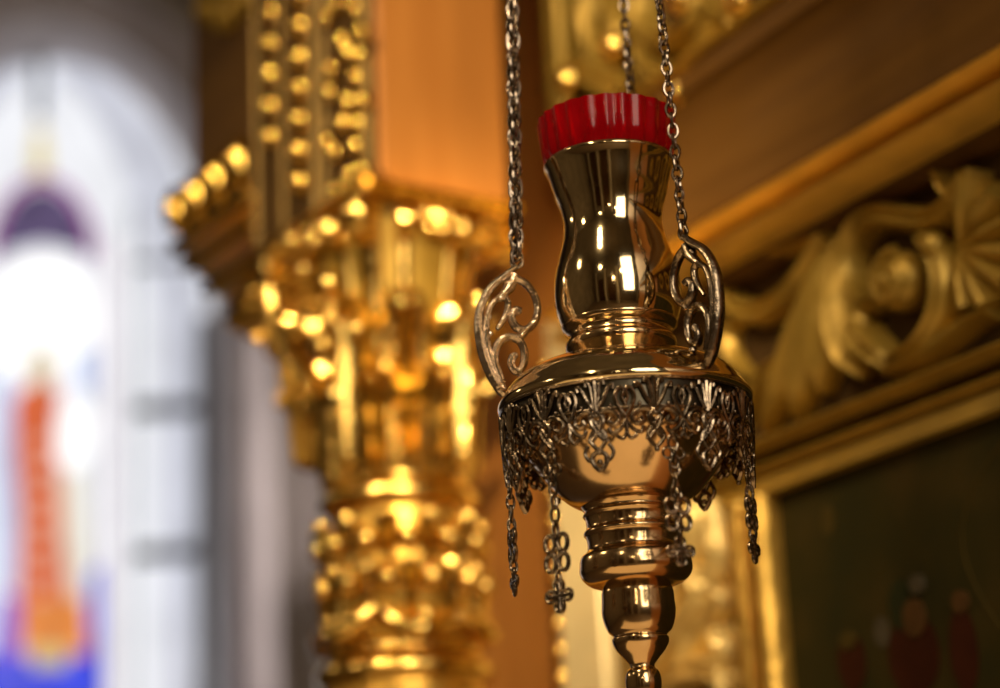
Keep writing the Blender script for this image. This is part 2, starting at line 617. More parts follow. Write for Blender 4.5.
# leading and saddle bars
def wbar(x0, y0, x1, y1, r, name='lead_bar', d=.03):
    a, b = wpx(x0, y0), wpx(x1, y1)
    wpart(name, MB().tube([(a[0], WY - d, a[1]), (b[0], WY - d, b[1])], r, 8), LEAD)
wbar(41, 52, 41, 120, .022, 'mullion')
G_BAR = None
for yy in (266, 412, 556):
    wbar(134, yy, 207, yy - 3, .030 if yy > 300 else .014, 'saddle_bar')
    wbar(-110, yy, -60, yy, .035, 'saddle_bar')
wbar(205, 320, 205, 900, .028, 'edge_bar', .05)
wbar(104, 230, 105, 900, .006)
wbar(133, 205, 134, 900, .008)
wbar(-20, 230, -19, 900, .008)

# ------------------------------------------------------------------ screen on the right: board and mouldings
sL = wp(392, 420, .02)[0]
SR = 3.0
struct('wall_screen', MB().box(sL, SR, .02, .08, 0, 3.6), WOOD_O, W)
def zrun(pts):
    return sum(wp(*p)[1] for p in pts) / len(pts)
s0 = -0.345
zGt, zGb = 2.151, 2.113       # bright double moulding
zFb, zLt, zLb = 1.957, 1.951, 1.921
def ovolo(y0, y1, z0, z1, n=8):
    # half-round nosing rising to y0 (front) from y1 (back)
    return [(y1, z0)] + [(y1 + (y0 - y1) * math.sin(PI * i / n), z0 + (z1 - z0) * (0.5 - .5 * math.cos(PI * i / n))) for i in range(1, n)] + [(y1, z1)]
# bright gold double moulding, jutting forward; plain brown band set back above it
DG = -.045
gt, gb = (wp(868, 120, DG)[1] + wp(700, 216, DG)[1]) / 2, (wp(949, 120, DG)[1] + wp(722, 251, DG)[1]) / 2
prof = [(.02, gt - .004), (-.006, gt - .004), (-.012, gt + .02)]
for i in range(7):
    t = i / 6
    prof.append((-.012 + .012 * math.sin(PI * t), gt + .03 + (2.250 - gt - .03) * t))
prof += [(-.016, 2.252), (-.018, 2.268), (.02, 2.270)]
struct('trim_3', MB().prism(prof, s0, SR, n=1), WOOD_B, W)['label'] = 'plain brown wooden band above the gold moulding'
mb = MB()
gm = (gt + gb) / 2
mb.prism(ovolo(DG - .006, .02, gm + .002, gt), s0, SR)
mb.prism(ovolo(DG, .02, gb, gm), s0, SR)
struct('trim_4', mb, GOLD_PAINT, W)['label'] = 'bright gold double moulding above the frieze'
mb = MB()
mb.prism([(.02, 2.078), (-.004, 2.080), (-.012, gb + .002), (.02, gb + .002)], s0, SR)
struct('trim_5', mb, WOOD_B, W)
# lower gold mouldings
mb = MB()
sB = -0.30
mb.prism(ovolo(-.020, .02, zLb + .016, zLt), sB, SR)
mb.prism(ovolo(-.012, .02, zLb, zLb + .013), sB, SR)
mb.prism([(.02, zLb - .012), (-.004, zLb - .012), (-.004, zLb), (.02, zLb)], sB, SR)
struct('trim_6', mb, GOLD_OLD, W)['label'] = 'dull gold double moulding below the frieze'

# carved frieze between the two mouldings
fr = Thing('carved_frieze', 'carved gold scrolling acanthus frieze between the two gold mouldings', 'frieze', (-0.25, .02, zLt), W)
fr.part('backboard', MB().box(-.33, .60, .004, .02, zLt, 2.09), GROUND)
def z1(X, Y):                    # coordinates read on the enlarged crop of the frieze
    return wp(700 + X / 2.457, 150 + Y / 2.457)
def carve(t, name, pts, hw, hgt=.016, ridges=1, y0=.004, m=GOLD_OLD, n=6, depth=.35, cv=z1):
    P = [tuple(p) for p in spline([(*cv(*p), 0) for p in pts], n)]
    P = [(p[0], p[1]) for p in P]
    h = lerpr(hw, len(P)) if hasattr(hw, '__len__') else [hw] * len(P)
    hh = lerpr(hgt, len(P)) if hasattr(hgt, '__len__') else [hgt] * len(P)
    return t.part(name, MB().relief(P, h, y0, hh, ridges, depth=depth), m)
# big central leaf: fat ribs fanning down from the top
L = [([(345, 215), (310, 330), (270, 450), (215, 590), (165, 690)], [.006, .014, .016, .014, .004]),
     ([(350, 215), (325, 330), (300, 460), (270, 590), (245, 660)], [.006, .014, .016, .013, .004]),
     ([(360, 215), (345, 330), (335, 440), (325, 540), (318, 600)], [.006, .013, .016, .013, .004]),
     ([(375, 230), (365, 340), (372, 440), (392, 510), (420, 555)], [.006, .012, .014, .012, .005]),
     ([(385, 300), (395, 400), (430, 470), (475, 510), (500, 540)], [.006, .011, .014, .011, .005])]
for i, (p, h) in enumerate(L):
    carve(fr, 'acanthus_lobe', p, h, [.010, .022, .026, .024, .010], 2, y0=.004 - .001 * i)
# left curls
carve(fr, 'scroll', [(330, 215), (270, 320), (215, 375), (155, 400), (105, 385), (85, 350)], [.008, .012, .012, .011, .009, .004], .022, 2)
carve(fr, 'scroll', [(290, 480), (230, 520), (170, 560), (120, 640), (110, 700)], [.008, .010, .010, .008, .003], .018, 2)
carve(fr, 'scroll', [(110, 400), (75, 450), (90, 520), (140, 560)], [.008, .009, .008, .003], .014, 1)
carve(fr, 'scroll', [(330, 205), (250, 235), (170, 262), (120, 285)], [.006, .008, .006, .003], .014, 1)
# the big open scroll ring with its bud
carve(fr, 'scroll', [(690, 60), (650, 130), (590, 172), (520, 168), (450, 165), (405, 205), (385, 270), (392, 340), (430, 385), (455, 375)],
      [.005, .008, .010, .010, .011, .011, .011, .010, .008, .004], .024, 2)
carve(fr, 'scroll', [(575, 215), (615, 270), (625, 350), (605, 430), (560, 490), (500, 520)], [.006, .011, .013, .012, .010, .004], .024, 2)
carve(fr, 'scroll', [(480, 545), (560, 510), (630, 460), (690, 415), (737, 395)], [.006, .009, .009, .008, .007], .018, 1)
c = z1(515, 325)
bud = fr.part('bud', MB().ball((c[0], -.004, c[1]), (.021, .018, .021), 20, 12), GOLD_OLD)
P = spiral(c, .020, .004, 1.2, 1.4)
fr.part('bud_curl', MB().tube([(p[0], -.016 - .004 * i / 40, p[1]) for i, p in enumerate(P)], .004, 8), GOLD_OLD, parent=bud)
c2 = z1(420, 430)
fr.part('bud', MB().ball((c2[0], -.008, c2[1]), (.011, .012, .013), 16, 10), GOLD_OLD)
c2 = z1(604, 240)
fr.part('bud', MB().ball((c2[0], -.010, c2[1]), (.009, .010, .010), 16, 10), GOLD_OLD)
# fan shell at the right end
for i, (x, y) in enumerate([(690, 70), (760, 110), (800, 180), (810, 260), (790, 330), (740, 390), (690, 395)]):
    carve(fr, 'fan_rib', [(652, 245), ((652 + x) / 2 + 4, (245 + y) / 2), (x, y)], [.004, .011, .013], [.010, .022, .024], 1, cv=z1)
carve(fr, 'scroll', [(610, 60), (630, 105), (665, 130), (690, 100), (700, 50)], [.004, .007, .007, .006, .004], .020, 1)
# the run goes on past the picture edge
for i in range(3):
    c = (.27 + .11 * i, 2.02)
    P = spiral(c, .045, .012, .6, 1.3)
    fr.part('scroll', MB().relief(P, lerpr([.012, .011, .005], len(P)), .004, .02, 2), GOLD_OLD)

# ------------------------------------------------------------------ icon under the frieze
ic = Thing('icon_painting', 'dark old icon painting in a gold frame below the frieze', 'painting', (0.15, .02, 1.45), W)
xF0, xF1 = -.147, -.101
def strip(x0, x1, z0, z1_, d):
    n = 8
    pr = [(x0, .02)] + [(x0 + (x1 - x0) * (.5 - .5 * math.cos(PI * i / n)), .006 - d * math.sin(PI * i / n)) for i in range(n + 1)] + [(x1, .02)]
    return MB().add([(p[0], p[1], z) for z in (z0, z1_) for p in pr],
                    [(i, (i + 1) % len(pr), (i + 1) % len(pr) + len(pr), i + len(pr)) for i in range(len(pr))] +
                    [tuple(range(len(pr))), tuple(range(len(pr), 2 * len(pr)))])
ic.part('painted_panel', MB().box(xF1 - .002, .65, .008, .02, 1.30, zLb - .012), PAINT)
fm = ic.part('frame', strip(xF0, xF0 + .018, 1.30, zLb - .012, .018), GOLD_DEEP)
ic.part('frame', strip(xF1 - .020, xF1, 1.30, zLb - .012, .020), GOLD_DEEP)
ic.part('frame', strip(xF0 + .018, xF1 - .020, 1.30, zLb - .012, .002), GOLD_OLD)
# faint painted figures
def well(x, y, rx, ry):
    c = wp(x, y, .006)
    e = wp(x + rx, y, .006)[0] - c[0]
    g = c[1] - wp(x, y + ry, .006)[1]
    return [(c[0] + e * math.cos(2 * PI * i / 20), c[1] + g * math.sin(2 * PI * i / 20)) for i in range(20)]
P_SKIN = mat('old_flesh_paint', (0.085, 0.042, 0.014), 0, .5, .3, 60, spec=.08)
P_RED = mat('old_red_paint', (0.045, 0.011, 0.005), 0, .5, .3, 40, spec=.08)
P_GRN = mat('old_green_paint', (0.020, 0.026, 0.010), 0, .5, .3, 40, spec=.08)
P_GRY = mat('old_grey_paint', (0.075, 0.062, 0.040), 0, .5, .3, 60, spec=.08)
P_OCH = mat('old_ochre_paint', (0.065, 0.045, 0.010), 0, .5, .3, 40, spec=.08)
fg = ic.part('painted_figure', MB().poly(well(912, 655, 26, 42), .0070, .009), P_RED)
ic.part('painted_head', MB().poly(well(914, 618, 11, 20), .0050, .009), P_SKIN, parent=fg)
ic.part('painted_cap', MB().poly(well(917, 584, 7, 10), .0045, .009), P_GRY, parent=fg)
ic.part('painted_hood', MB().poly(well(899, 605, 11, 26), .0064, .009), P_GRN, parent=fg)
fg = ic.part('painted_figure', MB().poly(well(962, 650, 14, 44), .0070, .009), P_RED)
ic.part('painted_head', MB().poly(well(960, 602, 8, 12), .0050, .009), P_SKIN, parent=fg)
fg = ic.part('painted_figure', MB().poly(well(850, 662, 14, 30), .0070, .009), P_RED)
ic.part('painted_head', MB().poly(well(848, 640, 8, 10), .0050, .009), P_OCH, parent=fg)
ic.part('painted_figure', MB().poly(well(880, 632, 8, 16), .0072, .009), P_GRY)
ic.part('painted_figure', MB().poly(well(826, 520, 7, 16), .0072, .009), P_OCH)
arcp = [wp(1000 - 40 * math.sin(PI * i / 20), 440 + 190 * i / 20, .006) for i in range(21)]
ic.part('painted_arc', MB().tube([(p[0], .008, p[1]) for p in arcp], .0011, 6), P_OCH)

# ------------------------------------------------------------------ pale pilaster strip, bead rope and carved gilt panel
pl = MB().box(wp(559, 500)[0], wp(603, 560)[0], -.006, .02, 1.0, wp(552, 318, -.006)[1])
struct('trim_7', pl, GOLD_PALE, W, bevel=.003)['label'] = 'pale cream gilt pilaster strip'
rp = Thing('bead_rope', 'vertical string of small gold beads beside the pale pilaster strip', 'moulding', (-.44, .0, 1.2), W)
xb = wp(553, 560)[0]
mb = MB().box(xb - .009, xb + .009, .008, .02, 1.2, 2.10)
rp.part('batten', mb, GOLD_DEEP)
first = rp.part('bead', MB().ball((xb, .003, 1.72), (.008, .008, .011), 12, 8), GOLD)
for i in range(1, 17):
    copy_part(first, loc=(0, 0, i * .0235))

GOLD_LEAFY = mat('pale_leaf_gold', (0.85, 0.62, 0.22), 0.45, 0.36, 0.2, 25, 0.1, 60)
gp = Thing('carved_relief', 'narrow gilt panel of tall carved leaves beside the icon frame', 'panel', (-.23, .02, 1.3), W)
xa, xz = wp(604, 560)[0], xF0 - .001
gp.part('backboard', MB().box(xa, xz - .006, .006, .0195, 1.30, zLb - .012), GOLD_DIM)
def gz(X, Y):
    p = wp(540 + X / 2.892, 450 + Y / 2.892)
    return (min(p[0], xF0 - .022), p[1])
for pts, h in [([(420, 150), (455, 190), (450, 280), (400, 380), (380, 500)], [.012, .018, .018, .014, .006]),
               ([(530, 140), (545, 220), (530, 320), (480, 420), (400, 540), (350, 640)], [.008, .012, .014, .014, .012, .006]),
               ([(440, 330), (480, 400), (470, 470), (420, 560)], [.006, .016, .016, .006]),
               ([(590, 380), (540, 440), (470, 520), (420, 640)], [.004, .010, .014, .010]),
               ([(520, 520), (545, 570), (520, 620), (470, 640)], [.008, .012, .012, .006]),
               ([(340, 700), (430, 640), (520, 640), (590, 690)], [.006, .014, .014, .006])]:
    carve(gp, 'leaf', pts, h, .022, 2, y0=.008, m=GOLD_LEAFY, cv=gz)

# ------------------------------------------------------------------ carved openwork panel above the cornice
up = Thing('openwork_panel', 'carved gold openwork scroll panel above the brown cove', 'panel', (-.2, .02, 2.272), W)
xl = wp(562, 60)[0]
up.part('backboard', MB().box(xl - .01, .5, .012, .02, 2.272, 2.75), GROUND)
up.part('stile', MB().box(xl - .012, xl + .016, -.012, .02, 2.272, 2.75), GOLD_OLD, bevel=.004)
up.part('rail', MB().prism(ovolo(-.016, .02, 2.272, 2.292), xl, .5), GOLD_OLD)
def uz(X, Y):
    return wp(550 + X / 3.333, Y / 3.333)
for pts, h in [([(60, 215), (130, 250), (190, 290), (240, 330)], [.008, .014, .014, .008]),
               ([(140, -60), (130, 40), (150, 150), (200, 240), (270, 300)], [.006, .011, .012, .011, .008]),
               ([(310, -20), (310, 60), (350, 130), (420, 130), (480, 80), (500, 0), (470, -60)], [.008, .010, .011, .011, .010, .009, .006]),
               ([(190, -20), (230, 60), (240, 130), (200, 180)], [.006, .010, .010, .005]),
               ([(300, 150), (330, 220), (400, 260), (450, 240)], [.006, .011, .011, .006]),
               ([(560, 60), (520, 150), (470, 230), (440, 330)], [.008, .013, .012, .006]),
               ([(520, -60), (570, 20), (640, 50), (680, 20)], [.008, .012, .010, .005]),
               ([(640, 0), (630, 70), (650, 120), (670, 140)], [.008, .013, .013, .008]),
               ([(760, -60), (800, -20), (850, 0), (900, -20)], [.006, .010, .010, .006])]:
    carve(up, 'scroll', pts, h, .024, 2, y0=.012, cv=uz)
for (x, y) in [(88, 272), (465, 310), (660, 5), (465, 5), (240, 160)]:
    c = uz(x, y)
    up.part('bud', MB().ball((c[0], -.008, c[1]), (.012, .012, .013), 14, 10), GOLD)
for i in range(3):
    c = (.02 + .13 * i, 2.45)
    P = spiral(c, .055, .014, .6 + i, 1.4)
    up.part('scroll', MB().relief(P, lerpr([.012, .011, .006], len(P)), .012, .024, 2), GOLD_OLD)

# ------------------------------------------------------------------ pier on top of the column
zP0 = K.side(440, 205)[1]
L1 = K.side(507, 100)[0]
sE = K.pt(257, 70)[0]
pr = Thing('square_pier', 'square orange wood pier with gilded beaded front standing on the column capital', 'pillar', (sE / 2, L1 / 2, zP0), K)
ZT = 3.6
pr.part('shaft', MB().box(sE + .002, 0, .004, L1, zP0, ZT), WOOD_O, bevel=.006)
# gilded strips on the front face (local y = 0 faces -y)
def fx(x, y=90):
    return K.pt(x, y)[0]
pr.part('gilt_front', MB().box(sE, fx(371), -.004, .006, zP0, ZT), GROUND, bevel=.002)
for x, r in ((260, .005), (286, .004), (318, .006), (329, .005), (371, .006)):
    pr.part('fillet', MB().tube([(fx(x), -.004, zP0), (fx(x), -.004, ZT)], r * .7, 10), GOLD_DIM)
bead0 = pr.part('bead', MB().ball((0, 0, 0), 1.0, 18, 12), GOLD_BEAD)
bead0.location = (0, 0, 0)
bm_ = bead0.data
bm_.transform(Matrix.Translation(Vector(pr.base)))
def put_bead(x, y, sz, first=[True]):
    p = K.pt(x, y, -.008)
    o = bead0 if first[0] else copy_part(bead0)
    first[0] = False
    o.location = (p[0] - pr.base[0], -.008 - pr.base[1], p[1] - pr.base[2])
    o.scale = (sz[0], sz[1], sz[2])
for i in range(12):
    put_bead(273 - .0 * i, 137 - i * 31, (.0085, .010, .0105))
for i in range(14):
    put_bead(302, 182 - i * 31, (.0105, .012, .0120))
for i in range(22):
    put_bead(340 + 12 * math.sin(i * 1.7), 190 - i * 17 + 4 * math.sin(i * 2.3), (.007 + .002 * math.sin(i * 3.1), .009, .009))
for i in range(16):
    put_bead(361 + 4 * math.sin(i * 2.1), 192 - i * 23, (.006, .008, .009))
# moulding at the foot of the pier on both faces
mb = MB()
mb.prism([(p[0], p[1]) for p in ovolo(-.016, .01, zP0 - .001, zP0 + .018)], sE, .004)
mb.prism([(.026 - p[0] - .010, p[1]) for p in ovolo(0, .026, zP0 - .001, zP0 + .014)], -.012, L1, axis='y')
pr.part('foot_moulding', mb, GOLD)

# dark wooden post set back to the left of the pier, with gold carving at the top
DP = .035
xa = K.pt(192, 30, DP)[0]
po = Thing('wooden_post', 'dark brown wooden post behind the beaded pier front, gold carving near its top', 'post', ((xa + sE) / 2, DP + .03, zP0 + .05), K)
zC = K.pt(262, 150, DP)[1] - .02
po.part('shaft', MB().box(xa, sE + .001, DP, DP + .09, zC, ZT), WOOD_B, bevel=.005)
for i, (x, y, rx, rz) in enumerate([(213, 8, .016, .022), (232, 14, .018, .018), (245, 2, .014, .02), (226, -14, .02, .02), (208, -25, .014, .02)]):
    c = K.pt(x, y, DP)
    P = spiral(c, rx, rx * .3, 2.0 + i, 1.2)
    po.part('carved_curl', MB().relief(P, lerpr([.007, .008, .004], len(P)), DP + .001, .014, 2), GOLD_OLD)

# ------------------------------------------------------------------ egg cornice to the left
DC = -.004
co = Thing('egg_cornice', 'stepped gold cornice with a row of egg carvings jutting left of the capital', 'cornice', (K.pt(240, 230, DC)[0], .05, K.pt(240, 260, DC)[1] - .08), K)
xr = -.028
def crow(pl_, pr_):            # left pixel (x, ytop, ybot)
    return K.pt(pl_, pr_, DC)
xA, zA1 = K.pt(170, 190, DC)
zA0 = K.pt(172, 246, DC)[1]
zB0 = K.pt(178, 262, DC)[1]
zB1 = zA0
# egg band body
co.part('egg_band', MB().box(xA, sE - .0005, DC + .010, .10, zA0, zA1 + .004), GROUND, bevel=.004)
n_e = 30
egg0 = None
for i in range(n_e):
    x = xA + .016 + .049 * i
    if x > sE - .012:
        break
    mb = MB().ball((x, DC + .004, (zA0 + zA1) / 2 + .004), (.0125, .018, .027), 18, 12)
    if egg0 is None:
        egg0 = co.part('egg', mb, GOLD_BEAD)
        x0 = x
    else:
        copy_part(egg0, loc=(x - x0, 0, 0))
# fillets stepping down and back, dark ones put in as shade between them
for i, (px_, y0, y1, d, m) in enumerate([(175, 244, 253, -.010, GOLD_PAINT), (183, 253, 262, .014, GROUND), (186, 262, 274, -.003, GOLD_PAINT), (200, 274, 282, .024, GROUND), (204, 282, 297, .010, GOLD_PAINT), (226, 297, 313, .030, GOLD_OLD), (231, 313, 338, .034, GOLD_PAINT)]):
    a = K.pt(px_, y0, d)
    b = K.pt(px_, y1, d)
    co.part('fillet', MB().prism(ovolo(d - .006, .10, b[1], a[1]), a[0], xr if i > 4 else sE - .0005), m)

for px_, yy, d, r_ in ((174, 249, -.012, .0065), (187, 268, -.006, .0065), (206, 290, .008, .0065), (228, 318, .026, .006)):
    a = K.pt(px_, yy, d)
    co.part('rib', MB().tube([(a[0], d, a[1]), (sE - .0005 if px_ < 220 else xr, d, a[1])], r_, 12), GOLD)

# ------------------------------------------------------------------ the gilded column
ax = at(391, 250, 1.765)
AXk = ((ax.x - K.o.x) * K.ex.x + (ax.y - K.o.y) * K.ex.y, (ax.x - K.o.x) * K.ey.x + (ax.y - K.o.y) * K.ey.y)
PXC = 1.765 / f
CF = Frame(K.ex, K.ey, (ax.x, ax.y))
CFr = CF
def zc(y):                      # height on the column axis seen at picture row y
    h = Vector((ax.x, ax.y)).length
    # solve along the axis
    lo, hi = 0.5, 4.0
    for _ in range(50):
        m_ = (lo + hi) / 2
        v_ = Vector((ax.x, ax.y, m_)) - CAM
        yy = 344 - f * v_.dot(Uv) / v_.dot(Fv)
        if yy > y:
            lo = m_
        else:
            hi = m_
    return (lo + hi) / 2
colm = Thing('gilded_column', 'gilded column with leafy capital and carved drum behind the lamp chains', 'column', (0, 0, 0), CF)
R0 = 77 * PXC
zcap0, zcap1 = zc(486), zc(232)
# drum profile
pf = [(R0 * .95, 0), (R0 * .95, 1.2), (R0 * .95, zc(720)), (R0 * 1.0, zc(700)), (R0 * .98, zc(685)), (R0 * .86, zc(668)), (R0 * .86, zc(650)), (R0 * .93, zc(640)),
      (R0 * .97, zc(600)), (R0 * .93, zc(560)), (R0 * .86, zc(525)), (R0 * .84, zc(512)), (R0 * .86, zc(505)), (R0 * .80, zc(498)), (R0 * .80, zcap0)]
colm.part('drum', MB().lathe(pf, seg=64), GOLD_DEEP)
def torus(r, y, rt, n=64):
    z = zc(y)
    return MB().tube([(r * math.cos(2 * PI * i / n), r * math.sin(2 * PI * i / n), z) for i in range(n)], rt, 10, closed=True)
colm.part('ring', torus(R0 * .90, 506, .0085), GOLD)
colm.part('ring', torus(R0 * .82, 490, .006), GOLD)
colm.part('ring', torus(R0 * .97, 676, .010), GOLD)
colm.part('ring', torus(R0 * .90, 656, .006), GOLD)
# carved drum: three rows of leaf tongues and a hanging swag
def tongue(r, z0, z1_, w, out, curl=.3):
    def fn(u, v):
        wd = w * (math.sin(PI * (0.12 + .80 * v)) ** .7) * (1 - .22 * abs(math.sin(PI * 3.0 * v)))
        rr = r + out * math.sin(PI * .5 * v) ** 1.5 + .004 * math.cos(u * PI * 2.0) * (1 - v * .5) - .006 * u * u
        zz = z0 + (z1_ - z0) * (math.sin(PI * .5 * min(1, v * 1.12)) if curl else v) - curl * (z1_ - z0) * max(0, v - .72) * 1.6
        return (rr, u * wd, zz)
    return MB().grid(fn, 10, 14)
def ring_of(name, mbf, m, n, a0, sub=0, solid=.004):
    o = colm.part(name, mbf, m, solid=solid)
    o.rotation_euler = (0, 0, a0)
    for i in range(1, n):
        copy_part(o, rz=a0 + 2 * PI * i / n)
    return o
ring_of('drum_leaf', tongue(R0 * .90, zc(640), zc(570), .014, .010), GOLD, 12, .1)
ring_of('drum_leaf', tongue(R0 * .86, zc(588), zc(525), .013, .016), GOLD, 12, .1 + PI / 12)
ring_of('berry', MB().ball((R0 * .99, 0, zc(552)), (.009, .009, .010), 12, 8), GOLD, 12, .1, solid=0)
ring_of('berry', MB().ball((R0 * 1.03, 0, zc(592)), (.0085, .0085, .010), 12, 8), GOLD, 12, .1 + PI / 12, solid=0)
ring_of('berry', MB().ball((R0 * 1.00, 0, zc(628)), (.008, .008, .008), 12, 8), GOLD, 14, .2, solid=0)
# swags round the drum foot
for i in range(6):
    a0 = i * PI / 3 + .2
    pts = []
    for k_ in range(13):
        t = k_ / 12
        a = a0 + t * PI / 3
        r = R0 * 1.0 + .006 * math.sin(PI * t)
        pts.append((r * math.cos(a), r * math.sin(a), zc(618) - .020 * math.sin(PI * t)))
    colm.part('swag', MB().tube(pts, lerpr([.004, .009, .004], 13), 10), GOLD)
# capital bell
H = zcap1 - zcap0
bell = [(R0 * .80, zcap0)]
for i in range(1, 11):
    t = i / 10
    bell.append((R0 * (.80 + .30 * t ** 2.6), zcap0 + H * t))
colm.part('bell', MB().lathe(bell + [(0.001, zcap1)], seg=48), GOLD_OLD)
def acanthus(r, z0, h, w, out, lobes=4):
    def fn(u, v):
        wd = w * (0.55 + .6 * math.sin(PI * min(1, v * .95)) ** .8) * (1 - .30 * abs(math.sin(PI * lobes * v)) * abs(u)) * (1 if v < .8 else 1 - (v - .8) * 2.2)
        k = max(0, v - .55) / .45
        rr = r + .006 + out * (.25 * v + .75 * k ** 1.6) + .0045 * math.cos(u * PI * 3) - .010 * u * u
        zz = z0 + h * (v if v < .8 else .8 + (v - .8) * (1 - 3.0 * (v - .8) * 2.0))
        zz -= .10 * h * abs(u) * (0.5 + math.sin(PI * lobes * v) * .3)
        return (rr, u * wd, zz)
    return MB().grid(fn, 14, 22)
ring_of('leaf', acanthus(R0 * .80, zcap0, H * .44, .021, .026), GOLD, 8, .0)
ring_of('leaf', acanthus(R0 * .82, zcap0 + .01, H * .74, .021, .032), GOLD, 8, PI / 8)
# corner volutes and inner helices
def volute(ang, rbase, rtip, z0, z1_, rs, tr):
    d = Vector((math.cos(ang), math.sin(ang), 0))
    pts = [(rbase, z0), (rbase + .2 * (rtip - rbase), z0 + .5 * (z1_ - z0)), (rbase + .6 * (rtip - rbase), z1_ - .004), (rtip, z1_)]
    pts = [tuple(p)[:2] for p in spline([(p[0], p[1], 0) for p in pts], 8)]
    sp = spiral((rtip, z1_ - rs), rs, rs * .15, PI / 2, -1.6, 36)
    allp = pts[:-1] + sp
    P3 = [d * p[0] + Vector((0, 0, p[1])) for p in allp]
    side = Vector((-d.y, d.x, 0))
    return MB().tube(P3, lerpr([tr * .6, tr, tr, tr * .9, tr * .6], len(P3)), 10, flat=1.7, up=side)
for i in range(4):
    a = PI / 4 + i * PI / 2
    colm.part('volute', volute(a, R0 * .86, R0 * 1.42, zcap0 + H * .45, zcap1 - .004, .019, .0065), GOLD)
for i in range(8):
    a = PI / 4 + (i // 2) * PI / 2 + (.42 if i % 2 else -.42)
    colm.part('helix', volute(a, R0 * .86, R0 * 1.10, zcap0 + H * .5, zcap1 - .008, .012, .005), GOLD)
# rosettes in the middle of the faces
for i in range(4):
    a = i * PI / 2
    d = Vector((math.cos(a), math.sin(a), 0))
    c = d * (R0 * 1.14) + Vector((0, 0, zcap1 - .012))
    mb = MB().ball(c, .009, 12, 8)
    for k_ in range(6):
        b = k_ * PI / 3
        s_ = Vector((-d.y, d.x, 0))
        p = c + s_ * (.013 * math.cos(b)) + Vector((0, 0, .013 * math.sin(b)))
        mb.ball(p, .0075, 10, 6)
    colm.part('rosette', mb, GOLD)
# abacus with concave sides
def abacus(rc, rm, z0, z1_):
    pts = []
    for i in range(4):
        a = PI / 4 + i * PI / 2
        for k_ in range(12):
            t = k_ / 12
            ang = a + t * PI / 2
            e = abs(2 * t - 1)
            pts.append(((rm + (rc - rm) * e ** 2.2) * math.cos(ang), (rm + (rc - rm) * e ** 2.2) * math.sin(ang)))
    n = len(pts)
    return MB().add([(p[0], p[1], z) for z in (z0, z1_) for p in pts],
                    [(i, (i + 1) % n, (i + 1) % n + n, i + n) for i in range(n)] + [tuple(range(n))[::-1], tuple(range(n, 2 * n))])
zt = zP0 - .001
colm.part('abacus', abacus(R0 * 1.52, R0 * 1.18, zcap1, zcap1 + (zt - zcap1) * .45), GOLD, bevel=.003)
colm.part('abacus', abacus(R0 * 1.60, R0 * 1.26, zcap1 + (zt - zcap1) * .5, zt), GOLD_DEEP, bevel=.003)

# leafy corbel under the cornice, left of the capital
cb_ = at(322, 330, 1.80)
BF = Frame(K.ex, K.ey, (cb_.x, cb_.y))
def zb(y):
    return 1.6 + (ray(322, y).z) * 1.80 - (1.80 - 1.80)
cor = Thing('leafy_corbel', 'shadowed gold corbel of curling leaves under the egg cornice', 'corbel', (0, 0, zb(480)), BF)
z0_, z1_ = zb(478), zb(300)
RB = 52 * 1.8 / f
cor.part('bell', MB().lathe([(.004, z0_ - .004), (RB * .35, z0_), (RB * .5, z0_ + .03), (RB * .75, z0_ + .09), (RB * 1.0, z1_), (.004, z1_ + .002)], seg=40), GOLD_OLD)
def cleaf(a, r, z0, h, w, out, m=GOLD_DEEP):
    o = cor.part('leaf', acanthus(r, z0, h, w, out), m, solid=.004)
    # turn about the corbel axis
    o.rotation_euler = (0, 0, a)
    return o
for a_ in (-2.9, -2.3, -1.7, -1.1, -.5, 2.8):
    cleaf(a_, RB * .30, z0_ + .004, .075, .018, .022)
for a_ in (-3.1, -2.6, -2.0, -1.4, -.8, 2.5):
    cleaf(a_, RB * .50, z0_ + .055, .085, .020, .030)
for a_ in (-2.9, -2.25, -1.6, -.95):
    cleaf(a_, RB * .78, z0_ + .105, .065, .018, .026)
# long bright leaf sweeping down the front
pts = [BF.pt(x, y, -RB * 1.15) for x, y in ((274, 288), (277, 315), (287, 345), (303, 370), (322, 390))]
P = [tuple(p)[:2] for p in spline([(*p, 0) for p in pts], 6)]
cor.part('long_leaf', MB().relief(P, lerpr([.005, .009, .009, .007, .003], len(P)), -RB * 1.05, .012, 1), GOLD)
for x, y, r_ in ((293, 243, .011), (304, 270, .008), (329, 284, .009), (330, 320, .008), (322, 345, .007), (356, 330, .008)):
    c = BF.pt(x, y, -RB * 1.2)
    cor.part('berry', MB().ball((c[0], -RB * 1.2, c[1]), r_, 14, 10), GOLD)

# ------------------------------------------------------------------ the hanging lamp
LP = at(625, 405, LAMP_D)
lat = Vector((LP.x, LP.y)).normalized()
LFx = Vector((lat.y, -lat.x))
LF = Frame(LFx, lat, (LP.x, LP.y))
u = LAMP_D / f
CO = 0.966
def LZ(y):
    return LP.z + (405 - y) * u / CO * (1.03 if y < 405 else .965)
def RS(y):
    return 1 + .055 * max(0, min(1, (405 - y) / 250))
def prof(pts):
    return [(r * u * RS(y), LZ(y)) for r, y in pts]
def sm(pts, n=4):
    return [(p[0], p[1]) for p in spline([(a, b, 0) for a, b in pts], n)]
lamp = Thing('hanging_lamp', 'brass hanging vigil lamp with filigree skirt on three chains, holding the red glass', 'lamp', (0, 0, LZ(726)), LF)
vase_o = sm([(63.5, 162), (64.5, 164.5), (63, 168), (61, 173), (58.5, 182), (55, 196), (50.5, 210), (48.5, 224), (50, 238), (54.5, 254), (59.5, 270), (62.5, 286), (63, 300), (61.5, 314), (58.5, 324)], 4)
vase_i = [(r - 2.2, y) for r, y in reversed(vase_o)]
